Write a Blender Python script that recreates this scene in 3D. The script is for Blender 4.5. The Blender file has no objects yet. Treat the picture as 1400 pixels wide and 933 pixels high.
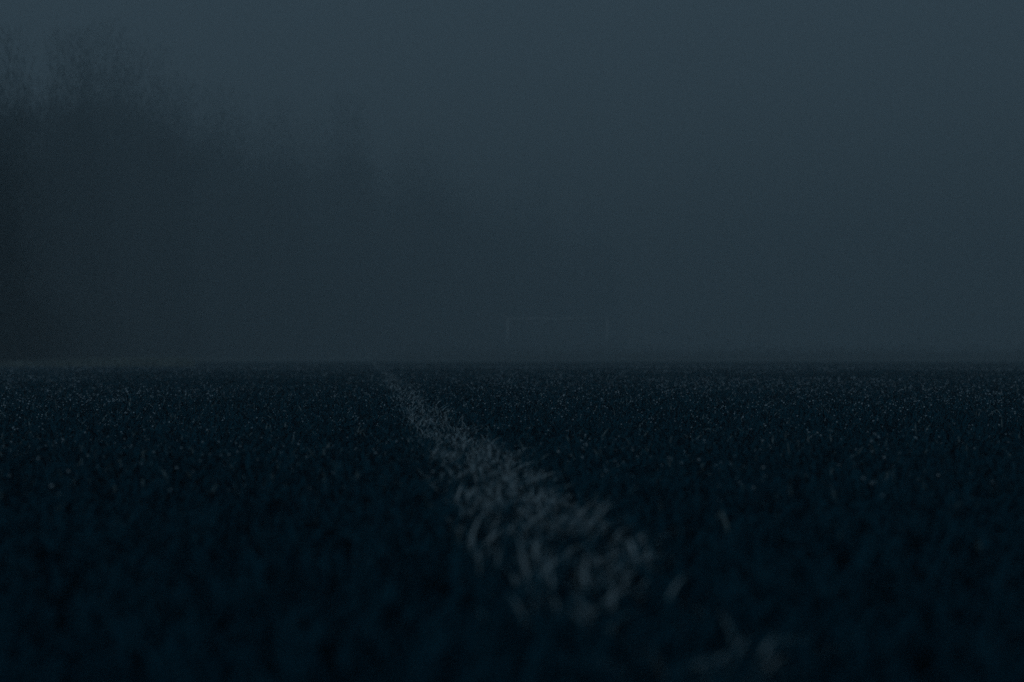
import bpy, bmesh, math, random
import numpy as np

SC = bpy.context.scene
COL = SC.collection
R = math.radians
rng = np.random.default_rng(11)
random.seed(11)

# ------------------------------------------------------------------ camera
F_PX = 1944.0                      # focal length in photo pixels (1400 wide)
CAM_Z = 0.19
cam = bpy.data.cameras.new("camera")
cam.sensor_width = 36.0
cam.lens = 36.0 * F_PX / 1400.0
cam.clip_start = 0.02
cam.clip_end = 3000.0
cam.dof.use_dof = True
cam.dof.focus_distance = 4.6
cam.dof.aperture_fstop = cam.lens / 1000.0 / 0.0122
cam.dof.aperture_blades = 9
camo = bpy.data.objects.new("camera", cam)
COL.objects.link(camo)
camo.location = (0, 0, CAM_Z)
camo.rotation_euler = (R(90) + math.atan(22.5 / F_PX), 0, 0)
SC.camera = camo

# ------------------------------------------------------------------ sky, sun
SUN_EL, SUN_AZ = R(38), R(205)      # azimuth from +Y towards +X
w = bpy.data.worlds.new("World")
SC.world = w
w.use_nodes = True
nt = w.node_tree
nt.nodes.clear()
sky = nt.nodes.new("ShaderNodeTexSky")
sky.sky_type = 'NISHITA'
sky.sun_disc = False
sky.sun_elevation = SUN_EL
sky.sun_rotation = SUN_AZ
sky.air_density = 1.0
sky.dust_density = 1.0
sky.ozone_density = 2.0
mixn = nt.nodes.new("ShaderNodeMix")
mixn.data_type = 'RGBA'
mixn.inputs[0].default_value = 0.88            # thick overcast over the clear sky
mixn.inputs[7].default_value = (0.70, 1.18, 1.48, 1)
bg = nt.nodes.new("ShaderNodeBackground")
bg.inputs[1].default_value = 0.060
wo = nt.nodes.new("ShaderNodeOutputWorld")
nt.links.new(sky.outputs[0], mixn.inputs[6])
nt.links.new(mixn.outputs[2], bg.inputs[0])
nt.links.new(bg.outputs[0], wo.inputs[0])

sun = bpy.data.lights.new("sun", 'SUN')
sun.energy = 0.19                              # last light of dusk behind the cloud
sun.angle = R(40)
sun.color = (0.52, 0.80, 1.0)
suno = bpy.data.objects.new("sun", sun)
COL.objects.link(suno)
from mathutils import Vector
sd = Vector((math.sin(SUN_AZ) * math.cos(SUN_EL), math.cos(SUN_AZ) * math.cos(SUN_EL), math.sin(SUN_EL)))
suno.rotation_euler = sd.to_track_quat('Z', 'Y').to_euler()
suno.location = sd * 30

vs = SC.view_settings
SC.display_settings.display_device = 'sRGB'
vs.view_transform = 'Standard'
vs.look = 'None'
vs.exposure = 0.0
vs.gamma = 1.0
vs.use_curve_mapping = False
cy = SC.cycles
cy.use_denoising = False
cy.volume_bounces = 2
cy.max_bounces = 6
cy.diffuse_bounces = 3
cy.transparent_max_bounces = 8
cy.sample_clamp_indirect = 1.0

# ------------------------------------------------------------------ helpers
def tag(o, label=None, cat=None, group=None, kind=None):
    if label: o['label'] = label
    if cat: o['category'] = cat
    if group: o['group'] = group
    if kind: o['kind'] = kind
    return o

def empty(name, loc, rz=0.0):
    o = bpy.data.objects.new(name, None)
    o.empty_display_size = 0.3
    COL.objects.link(o)
    o.location = loc
    o.rotation_euler = (0, 0, rz)
    return o

def link(name, me, mat, parent=None):
    if mat and not me.materials:
        me.materials.append(mat)
    o = bpy.data.objects.new(name, me)
    COL.objects.link(o)
    o.parent = parent
    return o

def mesh_np(name, V, loops, starts, attr=None, smooth=True):
    me = bpy.data.meshes.new(name)
    me.vertices.add(len(V))
    me.vertices.foreach_set("co", V.astype(np.float32).ravel())
    me.loops.add(len(loops))
    me.loops.foreach_set("vertex_index", loops.astype(np.int32))
    me.polygons.add(len(starts))
    me.polygons.foreach_set("loop_start", starts.astype(np.int32))
    if smooth:
        me.polygons.foreach_set("use_smooth", np.ones(len(starts), dtype=bool))
    if attr:
        for k, v in attr.items():
            a = me.attributes.new(k, 'FLOAT', 'POINT')
            a.data.foreach_set("value", v.astype(np.float32))
    me.update(calc_edges=True)
    me.validate()
    return me

def fbm(x, y, seed=0, octaves=3):
    """cheap smooth value noise in 0..1, vectorised"""
    out = np.zeros_like(x); amp = 1.0; tot = 0.0; f = 1.0
    for o in range(octaves):
        xi = np.floor(x * f).astype(np.int64); yi = np.floor(y * f).astype(np.int64)
        fx = x * f - xi; fy = y * f - yi
        fx = fx * fx * (3 - 2 * fx); fy = fy * fy * (3 - 2 * fy)
        def hsh(a, b):
            n = (a * 374761393 + b * 668265263 + (seed + o) * 1442695041) & 0x7fffffff
            n = ((n ^ (n >> 13)) * 1274126177) & 0x7fffffff
            return ((n ^ (n >> 16)) & 0xffff) / 65535.0
        v = (hsh(xi, yi) * (1 - fx) + hsh(xi + 1, yi) * fx) * (1 - fy) + \
            (hsh(xi, yi + 1) * (1 - fx) + hsh(xi + 1, yi + 1) * fx) * fy
        out += v * amp; tot += amp; amp *= 0.5; f *= 2.1
    return out / tot

def new_mat(name):
    m = bpy.data.materials.new(name)
    m.use_nodes = True
    n = m.node_tree.nodes
    return m, n, m.node_tree.links, n["Principled BSDF"]

def ground_z(x, y):
    x = np.asarray(x, float); y = np.asarray(y, float)
    return 0.012 * (fbm(x * 0.9 + 40, y * 0.9 + 70, 3, 2) - 0.5)

# ------------------------------------------------------------------ materials
def mat_ground():
    m, n, l, p = new_mat("pitch_soil")
    tc = n.new("ShaderNodeTexCoord")
    n1 = n.new("ShaderNodeTexNoise"); n1.inputs["Scale"].default_value = 3.0; n1.inputs["Detail"].default_value = 8
    n2 = n.new("ShaderNodeTexNoise"); n2.inputs["Scale"].default_value = 60.0; n2.inputs["Detail"].default_value = 4
    l.new(tc.outputs["Object"], n1.inputs["Vector"]); l.new(tc.outputs["Object"], n2.inputs["Vector"])
    mx = n.new("ShaderNodeMix"); mx.data_type = 'RGBA'
    l.new(n2.outputs[0], mx.inputs[0])
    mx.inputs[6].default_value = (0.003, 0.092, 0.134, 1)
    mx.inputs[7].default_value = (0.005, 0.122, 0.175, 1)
    l.new(mx.outputs[2], p.inputs["Base Color"])
    p.inputs["Roughness"].default_value = 0.95
    p.inputs["Specular IOR Level"].default_value = 0.1
    b = n.new("ShaderNodeBump"); b.inputs["Strength"].default_value = 0.9; b.inputs["Distance"].default_value = 0.03
    l.new(n2.outputs[0], b.inputs["Height"]); l.new(b.outputs[0], p.inputs["Normal"])
    return m

def mat_grass(name, painted):
    m, n, l, p = new_mat(name)
    a = n.new("ShaderNodeAttribute"); a.attribute_name = "tint"
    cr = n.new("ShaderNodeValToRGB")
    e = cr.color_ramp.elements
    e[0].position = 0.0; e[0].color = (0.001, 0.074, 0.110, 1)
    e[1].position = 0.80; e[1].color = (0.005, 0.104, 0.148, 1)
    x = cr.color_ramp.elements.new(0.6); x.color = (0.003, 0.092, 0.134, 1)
    y = cr.color_ramp.elements.new(1.0); y.color = (0.30, 0.35, 0.35, 1)      # pale blades, highlights painted into the colour
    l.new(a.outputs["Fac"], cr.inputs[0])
    col = cr.outputs[0]
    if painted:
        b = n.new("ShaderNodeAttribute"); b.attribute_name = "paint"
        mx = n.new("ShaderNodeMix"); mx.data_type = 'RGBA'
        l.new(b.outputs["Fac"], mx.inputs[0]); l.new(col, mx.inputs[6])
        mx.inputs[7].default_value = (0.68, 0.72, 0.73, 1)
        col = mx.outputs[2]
    l.new(col, p.inputs["Base Color"])
    p.inputs["Roughness"].default_value = 0.6 if not painted else 0.7
    p.inputs["Specular IOR Level"].default_value = 0.12
    return m

def mat_dew():
    m, n, l, p = new_mat("glint_dew")
    p.inputs["Base Color"].default_value = (0.78, 0.82, 0.86, 1)  # opaque pale colour stands in for sky glint in the drops
    p.inputs["Roughness"].default_value = 0.25
    p.inputs["Coat Weight"].default_value = 0.6
    p.inputs["IOR"].default_value = 1.33
    return m

def mat_paint():
    m, n, l, p = new_mat("goal_paint")
    tc = n.new("ShaderNodeTexCoord")
    n1 = n.new("ShaderNodeTexNoise"); n1.inputs["Scale"].default_value = 4.0; n1.inputs["Detail"].default_value = 6
    l.new(tc.outputs["Object"], n1.inputs["Vector"])
    mx = n.new("ShaderNodeMix"); mx.data_type = 'RGBA'
    l.new(n1.outputs[0], mx.inputs[0])
    mx.inputs[6].default_value = (0.70, 0.71, 0.70, 1); mx.inputs[7].default_value = (0.82, 0.82, 0.80, 1)
    l.new(mx.outputs[2], p.inputs["Base Color"])
    p.inputs["Roughness"].default_value = 0.4
    return m

def mat_leaf():
    m, n, l, p = new_mat("dark_foliage")
    oi = n.new("ShaderNodeTexCoord")
    n1 = n.new("ShaderNodeTexNoise"); n1.inputs["Scale"].default_value = 0.8; n1.inputs["Detail"].default_value = 5
    l.new(oi.outputs["Object"], n1.inputs["Vector"])
    mx = n.new("ShaderNodeMix"); mx.data_type = 'RGBA'
    l.new(n1.outputs[0], mx.inputs[0])
    mx.inputs[6].default_value = (0.005, 0.024, 0.032, 1); mx.inputs[7].default_value = (0.008, 0.038, 0.046, 1)
    l.new(mx.outputs[2], p.inputs["Base Color"])
    p.inputs["Roughness"].default_value = 0.75
    p.inputs["Specular IOR Level"].default_value = 0.2
    return m

def mat_bark():
    m, n, l, p = new_mat("tree_bark")
    tc = n.new("ShaderNodeTexCoord")
    mp = n.new("ShaderNodeMapping"); mp.inputs["Scale"].default_value = (6, 6, 1)
    n1 = n.new("ShaderNodeTexNoise"); n1.inputs["Scale"].default_value = 3.0; n1.inputs["Detail"].default_value = 8
    l.new(tc.outputs["Object"], mp.inputs[0]); l.new(mp.outputs[0], n1.inputs["Vector"])
    mx = n.new("ShaderNodeMix"); mx.data_type = 'RGBA'
    l.new(n1.outputs[0], mx.inputs[0])
    mx.inputs[6].default_value = (0.030, 0.026, 0.022, 1); mx.inputs[7].default_value = (0.085, 0.075, 0.062, 1)
    l.new(mx.outputs[2], p.inputs["Base Color"])
    p.inputs["Roughness"].default_value = 0.9
    b = n.new("ShaderNodeBump"); b.inputs["Strength"].default_value = 0.6
    l.new(n1.outputs[0], b.inputs["Height"]); l.new(b.outputs[0], p.inputs["Normal"])
    return m

M_GROUND, M_GRASS, M_LINE = mat_ground(), mat_grass("grass_blade", False), mat_grass("painted_blade", True)
M_DEW, M_PAINT, M_LEAF, M_BARK = mat_dew(), mat_paint(), mat_leaf(), mat_bark()

# ------------------------------------------------------------------ ground: fine near the lens, coarse to the horizon
def build_ground():
    def axis(lim, fine, step, grow):
        a = list(np.arange(0, fine + 1e-6, step)); s = step
        while a[-1] < lim:
            s *= grow; a.append(min(a[-1] + s, lim))
        a = np.array(a)
        return np.concatenate([-a[:0:-1], a])
    xs = axis(240, 4, 0.12, 1.16); ys = axis(240, 4, 0.12, 1.16)
    X, Y = np.meshgrid(xs, ys)
    Z = ground_z(X, Y)
    V = np.stack([X.ravel(), Y.ravel(), Z.ravel()], 1)
    nx, ny = len(xs), len(ys)
    i = (np.arange(ny - 1)[:, None] * nx + np.arange(nx - 1)[None, :]).ravel()
    loops = np.stack([i, i + 1, i + 1 + nx, i + nx], 1).ravel()
    me = mesh_np("ground", V, loops, np.arange(len(i)) * 4)
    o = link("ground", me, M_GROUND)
    tag(o, "dark flat grass pitch running back into the fog", kind='structure')
build_ground()

# ------------------------------------------------------------------ grass blades
LX0, LU, LHALF = 0.172, -195.0 / F_PX, 0.076     # painted line: x = LX0 + LU * y

def blades(px, py, hgt, wid, tint, paint=None, lean=0.75):
    """one tapering, bent blade of five triangles per root point"""
    n = len(px)
    az = rng.uniform(0, 2 * np.pi, n)
    ln = np.clip(rng.normal(lean, 0.35, n), 0.05, 1.6)
    face = az + np.pi / 2 + rng.normal(0, 0.5, n)
    tw = rng.normal(0, 0.5, n)
    ts = np.array([0.0, 0.42, 0.76, 1.0])
    ws = np.array([0.85, 1.0, 0.7, 0.0])
    bz = ground_z(px, py) - 0.004
    V = np.zeros((n, 7, 3)); A = np.zeros((n, 7)); P = np.zeros((n, 7))
    k = 0
    for t, wf in zip(ts, ws):
        out = hgt * ln * (0.25 * t + 0.6 * t ** 2.2)
        up = hgt * (t - 0.28 * np.clip(ln, 0, 1.4) * t ** 2.6)
        cx = px + np.cos(az) * out; cy_ = py + np.sin(az) * out; cz = bz + up
        f = face + tw * t
        hw = 0.5 * wid * wf
        cnt = 1 if t == 1.0 else 2
        for s in ((-1, 1) if cnt == 2 else (0,)):
            V[:, k, 0] = cx + np.cos(f) * hw * s
            V[:, k, 1] = cy_ + np.sin(f) * hw * s
            V[:, k, 2] = cz + 0.15 * hw * s
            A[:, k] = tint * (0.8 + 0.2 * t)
            if paint is not None:
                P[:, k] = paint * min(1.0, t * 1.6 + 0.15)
            k += 1
    base = (np.arange(n) * 7)[:, None]
    loops = np.concatenate([base + np.array([[0, 1, 3, 2]]), base + np.array([[2, 3, 5, 4]]), base + np.array([[4, 5, 6]])], 1).ravel()
    starts = ((np.arange(n) * 11)[:, None] + np.array([[0, 4, 8]])).ravel()
    tips = V[:, 6, :].copy(); mids = 0.5 * (V[:, 4, :] + V[:, 5, :])
    return V.reshape(-1, 3), loops, starts, A.ravel(), P.ravel(), tips, mids

def scatter():
    xs, ys = [], []
    # close turf round the lens
    n = int(3.0 * 2.4 * 19000)
    xs.append(rng.uniform(-1.5, 1.5, n)); ys.append(rng.uniform(0.30, 2.7, n))
    # receding wedge, thinning with distance
    d = 2.7; 
    while d < 75:
        d2 = d * 1.04
        half = 0.47 * d2 + 0.5
        dens = 8500 * (2.7 / d) ** 1.75
        m = int(2 * half * (d2 - d) * dens)
        xs.append(rng.uniform(-half, half, m)); ys.append(rng.uniform(d, d2, m))
        d = d2
    return np.concatenate(xs), np.concatenate(ys)

gx, gy = scatter()
dist = np.hypot(gx, gy)
scale_w = np.maximum(1.0, (dist / 3.5) ** 0.62)
patch = fbm(gx * 2.2, gy * 2.2, 21, 3)
gh = rng.normal(0.034, 0.008, len(gx)).clip(0.014, 0.06) * (0.86 + 0.28 * patch)
gw = rng.normal(0.0040, 0.0008, len(gx)).clip(0.002, 0.006) * scale_w
gt = np.clip(rng.beta(2, 2.6, len(gx)) * (0.55 + 0.9 * fbm(gx * 0.8, gy * 0.8, 8, 2)), 0, 1)
gt = np.where(rng.random(len(gx)) < 0.030 * np.clip((dist - 1.2) / 2, 0, 1), 1.12, gt * 0.85)  # a few blades take the painted highlight colour
# which roots carry the line paint
off = (gx - (LX0 + LU * gy)) / math.sqrt(1 + LU * LU)
edge = LHALF * (0.85 + 0.5 * (fbm(gx * 0 + gy * 6.0, gx * 0 + 3.3, 5, 2) - 0.5))
prob = np.clip((edge + 0.030 - np.abs(off)) / 0.055, 0, 1) ** 1.2 * (0.10 + 0.90 * np.clip((fbm(gx * 34, gy * 28, 31, 2) - 0.46) / 0.10, 0, 1))
wear = np.clip((gy - 0.90 - 0.9 * off) / 0.34, 0.0, 1.0) + 0.42 * np.exp(-((gy - 0.79) / 0.05) ** 2) * np.exp(-((off - .005) / 0.035) ** 2)
prob *= wear * (0.76 + 0.10 * np.clip((gy - 1.5) / 1.2, 0, 1))
is_line = rng.random(len(gx)) < prob
g = ~is_line
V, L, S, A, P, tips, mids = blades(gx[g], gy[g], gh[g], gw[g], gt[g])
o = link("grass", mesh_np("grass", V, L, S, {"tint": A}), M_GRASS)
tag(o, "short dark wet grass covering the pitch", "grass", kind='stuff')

# the line itself: denser blades, coated white
li = np.where(is_line)[0]
rep = np.concatenate([li, li[rng.random(len(li)) < 0.7]])
lx = gx[rep] + rng.normal(0, 0.003, len(rep)); ly = gy[rep] + rng.normal(0, 0.003, len(rep))
pv = np.clip(rng.beta(3, 1.5, len(rep)), 0.1, 1)
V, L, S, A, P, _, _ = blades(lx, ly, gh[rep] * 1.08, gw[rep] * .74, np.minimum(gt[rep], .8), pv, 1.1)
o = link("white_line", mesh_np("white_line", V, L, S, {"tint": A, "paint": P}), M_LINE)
tag(o, "white painted line of grass blades running diagonally across the dark pitch", "pitch line", kind='stuff')

# beads of dew caught on blade tips and bends
def build_dew():
    dd = dist[g]
    pr = 0.085 * np.clip((dd - 1.6) / 3.0, 0.0, 1.4) * (dd < 30) * np.clip(2.6 * fbm(gx[g] * .55, gy[g] * .3, 91, 3) - .45, .15, 1.7)
    pick = rng.random(len(dd)) < pr
    c = np.where(rng.random(len(dd))[:, None] < 0.5, tips, mids)[pick]
    rad = (0.0008 + 0.0018 * rng.random(len(c)) ** 2.5) * np.maximum(1.0, (dd[pick] / 3.5) ** 0.75)
    ph = (1 + 5 ** 0.5) / 2
    iv = np.array([[-1, ph, 0], [1, ph, 0], [-1, -ph, 0], [1, -ph, 0], [0, -1, ph], [0, 1, ph], [0, -1, -ph], [0, 1, -ph],
                   [ph, 0, -1], [ph, 0, 1], [-ph, 0, -1], [-ph, 0, 1]]) / math.hypot(1, ph)
    fi = np.array([[0, 11, 5], [0, 5, 1], [0, 1, 7], [0, 7, 10], [0, 10, 11], [1, 5, 9], [5, 11, 4], [11, 10, 2], [10, 7, 6], [7, 1, 8],
                   [3, 9, 4], [3, 4, 2], [3, 2, 6], [3, 6, 8], [3, 8, 9], [4, 9, 5], [2, 4, 11], [6, 2, 10], [8, 6, 7], [9, 8, 1]])
    n = len(c)
    V = (c[:, None, :] + iv[None] * rad[:, None, None]).reshape(-1, 3)
    L = ((np.arange(n) * 12)[:, None] + fi.ravel()[None]).ravel()
    o = link("dew", mesh_np("dew", V, L, np.arange(n * 20) * 3), M_DEW)
    tag(o, "beads of dew on the dark grass, painted pale for their glint", "dew", kind='stuff')
build_dew()

# ------------------------------------------------------------------ goal
def tube_mesh(name, pts, rads, seg=14):
    bm = bmesh.new()
    add_tube(bm, pts, rads, seg)
    me = bpy.data.meshes.new(name); bm.to_mesh(me); bm.free()
    for p in me.polygons: p.use_smooth = True
    return me

def add_tube(bm, pts, rads, seg=8):
    pts = [Vector(p) for p in pts]
    rings = []
    up = Vector((0, 0, 1))
    for i, p in enumerate(pts):
        d = (pts[min(i + 1, len(pts) - 1)] - pts[max(i - 1, 0)]).normalized()
        a = d.cross(up if abs(d.z) < 0.95 else Vector((1, 0, 0))).normalized()
        b = d.cross(a).normalized()
        rings.append([bm.verts.new(p + (a * math.cos(2 * math.pi * k / seg) + b * math.sin(2 * math.pi * k / seg)) * rads[i]) for k in range(seg)])
    for i in range(len(rings) - 1):
        for k in range(seg):
            bm.faces.new((rings[i][k], rings[i][(k + 1) % seg], rings[i + 1][(k + 1) % seg], rings[i + 1][k]))
    bm.faces.new(rings[0][::-1]); bm.faces.new(rings[-1])

GOAL_D = 66.5
def build_goal():
    x0 = (693 + 1 - 700) / F_PX * GOAL_D
    root = empty("goal", (x0 + 2.5 * math.cos(R(18)), GOAL_D + 2.5 * math.sin(R(18)), 0), R(18))
    tag(root, "white goal frame standing faintly in the fog at the far end of the pitch", "goal")
    rr = 0.055
    for s in (-1, 1):
        link("post", tube_mesh("post", [(s * 2.5, 0, -0.05), (s * 2.5, 0, 2.0 + rr)], [rr, rr]), M_PAINT, root)
    link("crossbar", tube_mesh("crossbar", [(-2.5 + rr + .002, 0, 2.0), (2.5 - rr - .002, 0, 2.0)], [rr, rr]), M_PAINT, root)
    return root
build_goal()

# ------------------------------------------------------------------ trees
def tree_meshes(seed, H, spread, low):
    """trunk with limbs, and a crown of leaf-sized faces gathered in clumps along the limbs"""
    rd = random.Random(seed)
    bm = bmesh.new()
    n = 9
    pts = []; x = y = 0.0
    for i in range(n):
        t = i / (n - 1)
        x += rd.uniform(-.12, .12); y += rd.uniform(-.12, .12)
        pts.append(Vector((x, y, -0.15 + (H * 0.80 + 0.15) * t)))
    r0 = H * 0.016
    rads = [r0 * (1.35 if i == 0 else 1) * (1 - 0.93 * (i / (n - 1))) + 0.015 for i in range(n)]
    add_tube(bm, pts, rads, 9)
    clumps = []
    nl = 30
    for i in range(nl):
        t = low + (0.97 - low) * (i + rd.random() * .8) / nl
        k = t * (n - 1); a = int(k); b = min(a + 1, n - 1)
        p0 = pts[a].lerp(pts[b], k - a)
        az = i * 2.4 + rd.uniform(-.5, .5)
        prof = math.sin(math.pi * min(1, max(0.03, (t - low * 0.5) / (1.05 - low * 0.5)))) ** 0.6
        ln = spread * prof * rd.uniform(0.65, 1.15)
        rise = rd.uniform(0.5, 1.1)
        q = [p0]
        for j in range(1, 5):
            f = j / 4
            q.append(p0 + Vector((math.cos(az) * ln * f + rd.uniform(-.1, .1), math.sin(az) * ln * f + rd.uniform(-.1, .1), ln * rise * f ** 1.2 + rd.uniform(-.1, .1))))
        rb = max(0.02, rads[a] * 0.5)
        add_tube(bm, q, [rb * (1 - .85 * j / 4) for j in range(5)], 6)
        for j in range(1, 5):
            clumps.append((q[j], rd.uniform(0.45, 0.95) * (spread / 2.6) ** .5))
            if rd.random() < .6:
                az2 = az + rd.choice((-1, 1)) * rd.uniform(.5, 1.1)
                e = q[j] + Vector((math.cos(az2), math.sin(az2), rd.uniform(.3, 1.0))) * rd.uniform(.5, 1.1)
                add_tube(bm, [q[j], q[j].lerp(e, .5) + Vector((0, 0, .04)), e], [rb * .35, rb * .22, 0.008], 5)
                clumps.append((e, rd.uniform(0.35, 0.7)))
    me = bpy.data.meshes.new("trunk"); bm.to_mesh(me); bm.free()
    for p in me.polygons: p.use_smooth = True
    r = np.random.default_rng(seed)
    # fine upright twigs and leaves: densest round the limbs, thinning softly to nothing at the rim
    C = []
    for c, rad in clumps:
        m = int(420 * rad * r.uniform(.3, 1.3) * max(.12, 1.25 - 1.1 * c[2] / H)) + 10
        C.append(np.array(c)[None] + r.normal(0, 1, (m, 3)) * rad * np.array([.62, .62, .85]))
    m = 60000
    t = np.abs(r.normal(.0, .38, m)); t = np.where(t > 1.08, r.random(m), t)
    rr = spread * (1.05 - .45 * t) * np.sqrt(r.random(m)) * r.uniform(.7, 1.25, m)
    a = r.uniform(0, 2 * np.pi, m)
    C.append(np.stack([rr * np.cos(a), rr * np.sin(a), t * H * 1.02 + .1], 1))
    C = np.concatenate(C)
    C[:, 2] = np.maximum(C[:, 2], r.uniform(0.05, 0.5, len(C)))
    m = len(C)
    u = np.stack([r.normal(0, .35, m), r.normal(0, .35, m), np.ones(m)], 1) + np.stack([C[:, 0], C[:, 1], C[:, 2] * 0], 1) * .12
    u /= np.linalg.norm(u, axis=1)[:, None]
    v = np.cross(u, r.normal(0, 1, (m, 3))); v /= np.linalg.norm(v, axis=1)[:, None]
    hl = r.uniform(.08, .28, m)[:, None]; hw = r.uniform(.006, .014, m)[:, None]
    Q = np.stack([C - u * hl, C + v * hw, C + u * hl, C - v * hw], 1).reshape(-1, 3)
    crown = mesh_np("crown", Q, np.arange(4 * m), np.arange(m) * 4, smooth=False)
    me.materials.append(M_BARK); crown.materials.append(M_LEAF)
    return me, crown

KINDS = [tree_meshes(101, 13.0, 2.6, .07), tree_meshes(102, 14.2, 2.2, .06), tree_meshes(103, 12.2, 3.0, .06), tree_meshes(104, 13.6, 1.9, .08)]
def tree(x, y, s, kind, rz, label):
    root = empty("tree", (x, y, 0), rz)
    root.scale = (s, s, s)
    tag(root, label, "tree", "trees fading into the fog beyond the pitch")
    t, c = KINDS[kind]
    link("trunk", t, M_BARK, root)
    link("crown", c, M_LEAF, root)

def build_trees():
    FAR = "hazy tree farther along the row, merging with its neighbours in the fog"
    WIDE = 1.42
    def at(px, d): return (px - 700) / F_PX * d
    # px of the trunk, distance, scale, kind
    front = [(-55, 21, .30, 2), (5, 32, .48, 1), (95, 41, .64, 3), (190, 51, .79, 0), (285, 64, .92, 2), (380, 73, .85, 1),
             (475, 83, 1.03, 3), (570, 93, 1.04, 0), (655, 106, .98, 2), (735, 122, .98, 1), (815, 140, 1.0, 0)]
    names = {0: "low dark tree nearest the camera, cut by the left edge of the view",
             1: "tall feathery tree rising behind the low dark tree at the left edge",
             2: "tall feathery tree just right of the one at the left edge"}
    for i, (px, d, s, k) in enumerate(front):
        tree(at(px, d * WIDE), d * WIDE, s * WIDE, k, i * 1.3, names.get(i, FAR))
    back = [(-45, 25, .31, 0), (48, 39, .54, 2), (140, 50, .76, 1), (235, 69, .92, 3), (330, 79, .95, 0), (425, 89, 1.0, 3), (520, 100, 1.0, 2),
            (610, 111, 1.0, 1), (700, 126, 1.0, 3), (780, 146, 1.0, 2)]
    for i, (px, d, s, k) in enumerate(back):
        tree(at(px, d * WIDE), d * WIDE, s * WIDE, k, i * 2.1 + .7, FAR)
build_trees()

# ------------------------------------------------------------------ pale strip added for the light band, and scrub under the trees
def mat_plain(name, c0, c1, sc):
    m, n, l, p = new_mat(name)
    tc = n.new("ShaderNodeTexCoord")
    n1 = n.new("ShaderNodeTexNoise"); n1.inputs["Scale"].default_value = sc; n1.inputs["Detail"].default_value = 5
    l.new(tc.outputs["Object"], n1.inputs["Vector"])
    mx = n.new("ShaderNodeMix"); mx.data_type = 'RGBA'
    l.new(n1.outputs[0], mx.inputs[0])
    mx.inputs[6].default_value = c0; mx.inputs[7].default_value = c1
    l.new(mx.outputs[2], p.inputs["Base Color"])
    p.inputs["Roughness"].default_value = 0.85
    p.inputs["Specular IOR Level"].default_value = 0.15
    return m

def row_xy(n, back, depth):
    """points along the foot of the tree row, set off by back .. back + depth towards the trees"""
    pts = np.array([[(-85 - 700) / F_PX * 18, 18], [(95 - 700) / F_PX * 41, 41], [(285 - 700) / F_PX * 64, 64], [(660 - 700) / F_PX * 104, 104]])
    t = rng.uniform(0, 3, n); k = np.minimum(t.astype(int), 2); f = (t - k)[:, None]
    pts = pts * 1.42
    p = pts[k] * (1 - f) + pts[k + 1] * f
    d = pts[k + 1] - pts[k]; d /= np.linalg.norm(d, axis=1)[:, None]
    nrm = np.stack([-d[:, 1], d[:, 0]], 1)
    o = back + depth * rng.random(n)
    return p[:, 0] + nrm[:, 0] * o, p[:, 1] + nrm[:, 1] * o

def build_far_strips():
    n = 80000
    x, y = row_xy(n, -4.5, 3.6)
    hump = 0.3 + 1.2 * fbm(x * .5, y * .5, 77, 3)
    # the same pale strip, added behind the goal to soften the hazy horizon
    nf = 60000
    x = np.concatenate([x, rng.uniform(-8, 60, nf)]); y = np.concatenate([y, rng.uniform(78, 128, nf)]); n += nf
    hump = 0.3 + 1.2 * fbm(x * .5, y * .5, 77, 3)
    V, L, S, A, P, _, _ = blades(x, y, rng.uniform(.08, .22, n) * hump, rng.uniform(.010, .022, n), rng.random(n), None, 0.5)
    o = link("added_pale_grass", mesh_np("added_pale_grass", V, L, S), mat_plain("light_band_grass", (.24, .27, .24, 1), (.40, .42, .36, 1), 1.5))  # pale colour stands in for the lit, hazy band below the trees
    tag(o, "grass added along the foot of the trees and behind the goal, pale for the hazy light band", "grass", kind='stuff')
    n = 60000
    x, y = row_xy(n, -1.0, 3.5)
    lump = fbm(x * .7, y * .7, 55, 3)
    z = rng.beta(1.2, 2.2, n) * (0.6 + 3.2 * lump)
    nf = 50000                                        # dark scrub added to fade the horizon as fog would
    x = np.concatenate([x, rng.uniform(-8, 66, nf)]); y = np.concatenate([y, rng.uniform(80, 126, nf)]); n += nf
    z = np.concatenate([z, rng.exponential(.22, nf) * (0.5 + fbm(x[-nf:] * .4, y[-nf:] * .4, 56, 3))])
    C = np.stack([x, y, z], 1)
    u = rng.normal(0, 1, (n, 3)); u[:, 2] += .8; u /= np.linalg.norm(u, axis=1)[:, None]
    v = np.cross(u, rng.normal(0, 1, (n, 3))); v /= np.linalg.norm(v, axis=1)[:, None]
    hl = rng.uniform(.06, .2, n)[:, None]; hw = hl * .35
    Q = np.stack([C - u * hl, C + v * hw, C + u * hl, C - v * hw], 1).reshape(-1, 3)
    o = link("undergrowth", mesh_np("undergrowth", Q, np.arange(4 * n), np.arange(n) * 4, smooth=False), M_LEAF)
    tag(o, "dark scrub growing between the tree trunks and added across the far end to fade the horizon", "scrub", kind='stuff')
build_far_strips()

# ------------------------------------------------------------------ fog
def build_haze():
    bm = bmesh.new()
    bmesh.ops.create_cube(bm, size=1)
    me = bpy.data.meshes.new("haze")
    for v in bm.verts:
        v.co = Vector((v.co.x * 520, v.co.y * 520, -1.0 if v.co.z < 0 else 22.0))
    bm.to_mesh(me); bm.free()
    m = bpy.data.materials.new("fog_air"); m.use_nodes = True
    n = m.node_tree.nodes; n.clear()
    out = n.new("ShaderNodeOutputMaterial"); v = n.new("ShaderNodeVolumePrincipled")
    v.inputs["Color"].default_value = (0.76, 0.81, 0.83, 1)
    v.inputs["Density"].default_value = 1 / 54.0
    v.inputs["Anisotropy"].default_value = 0.0
    m.node_tree.links.new(v.outputs[0], out.inputs["Volume"])
    o = link("haze", me, m)
    tag(o, "thick dusk fog lying over the whole pitch", kind='stuff')
build_haze()
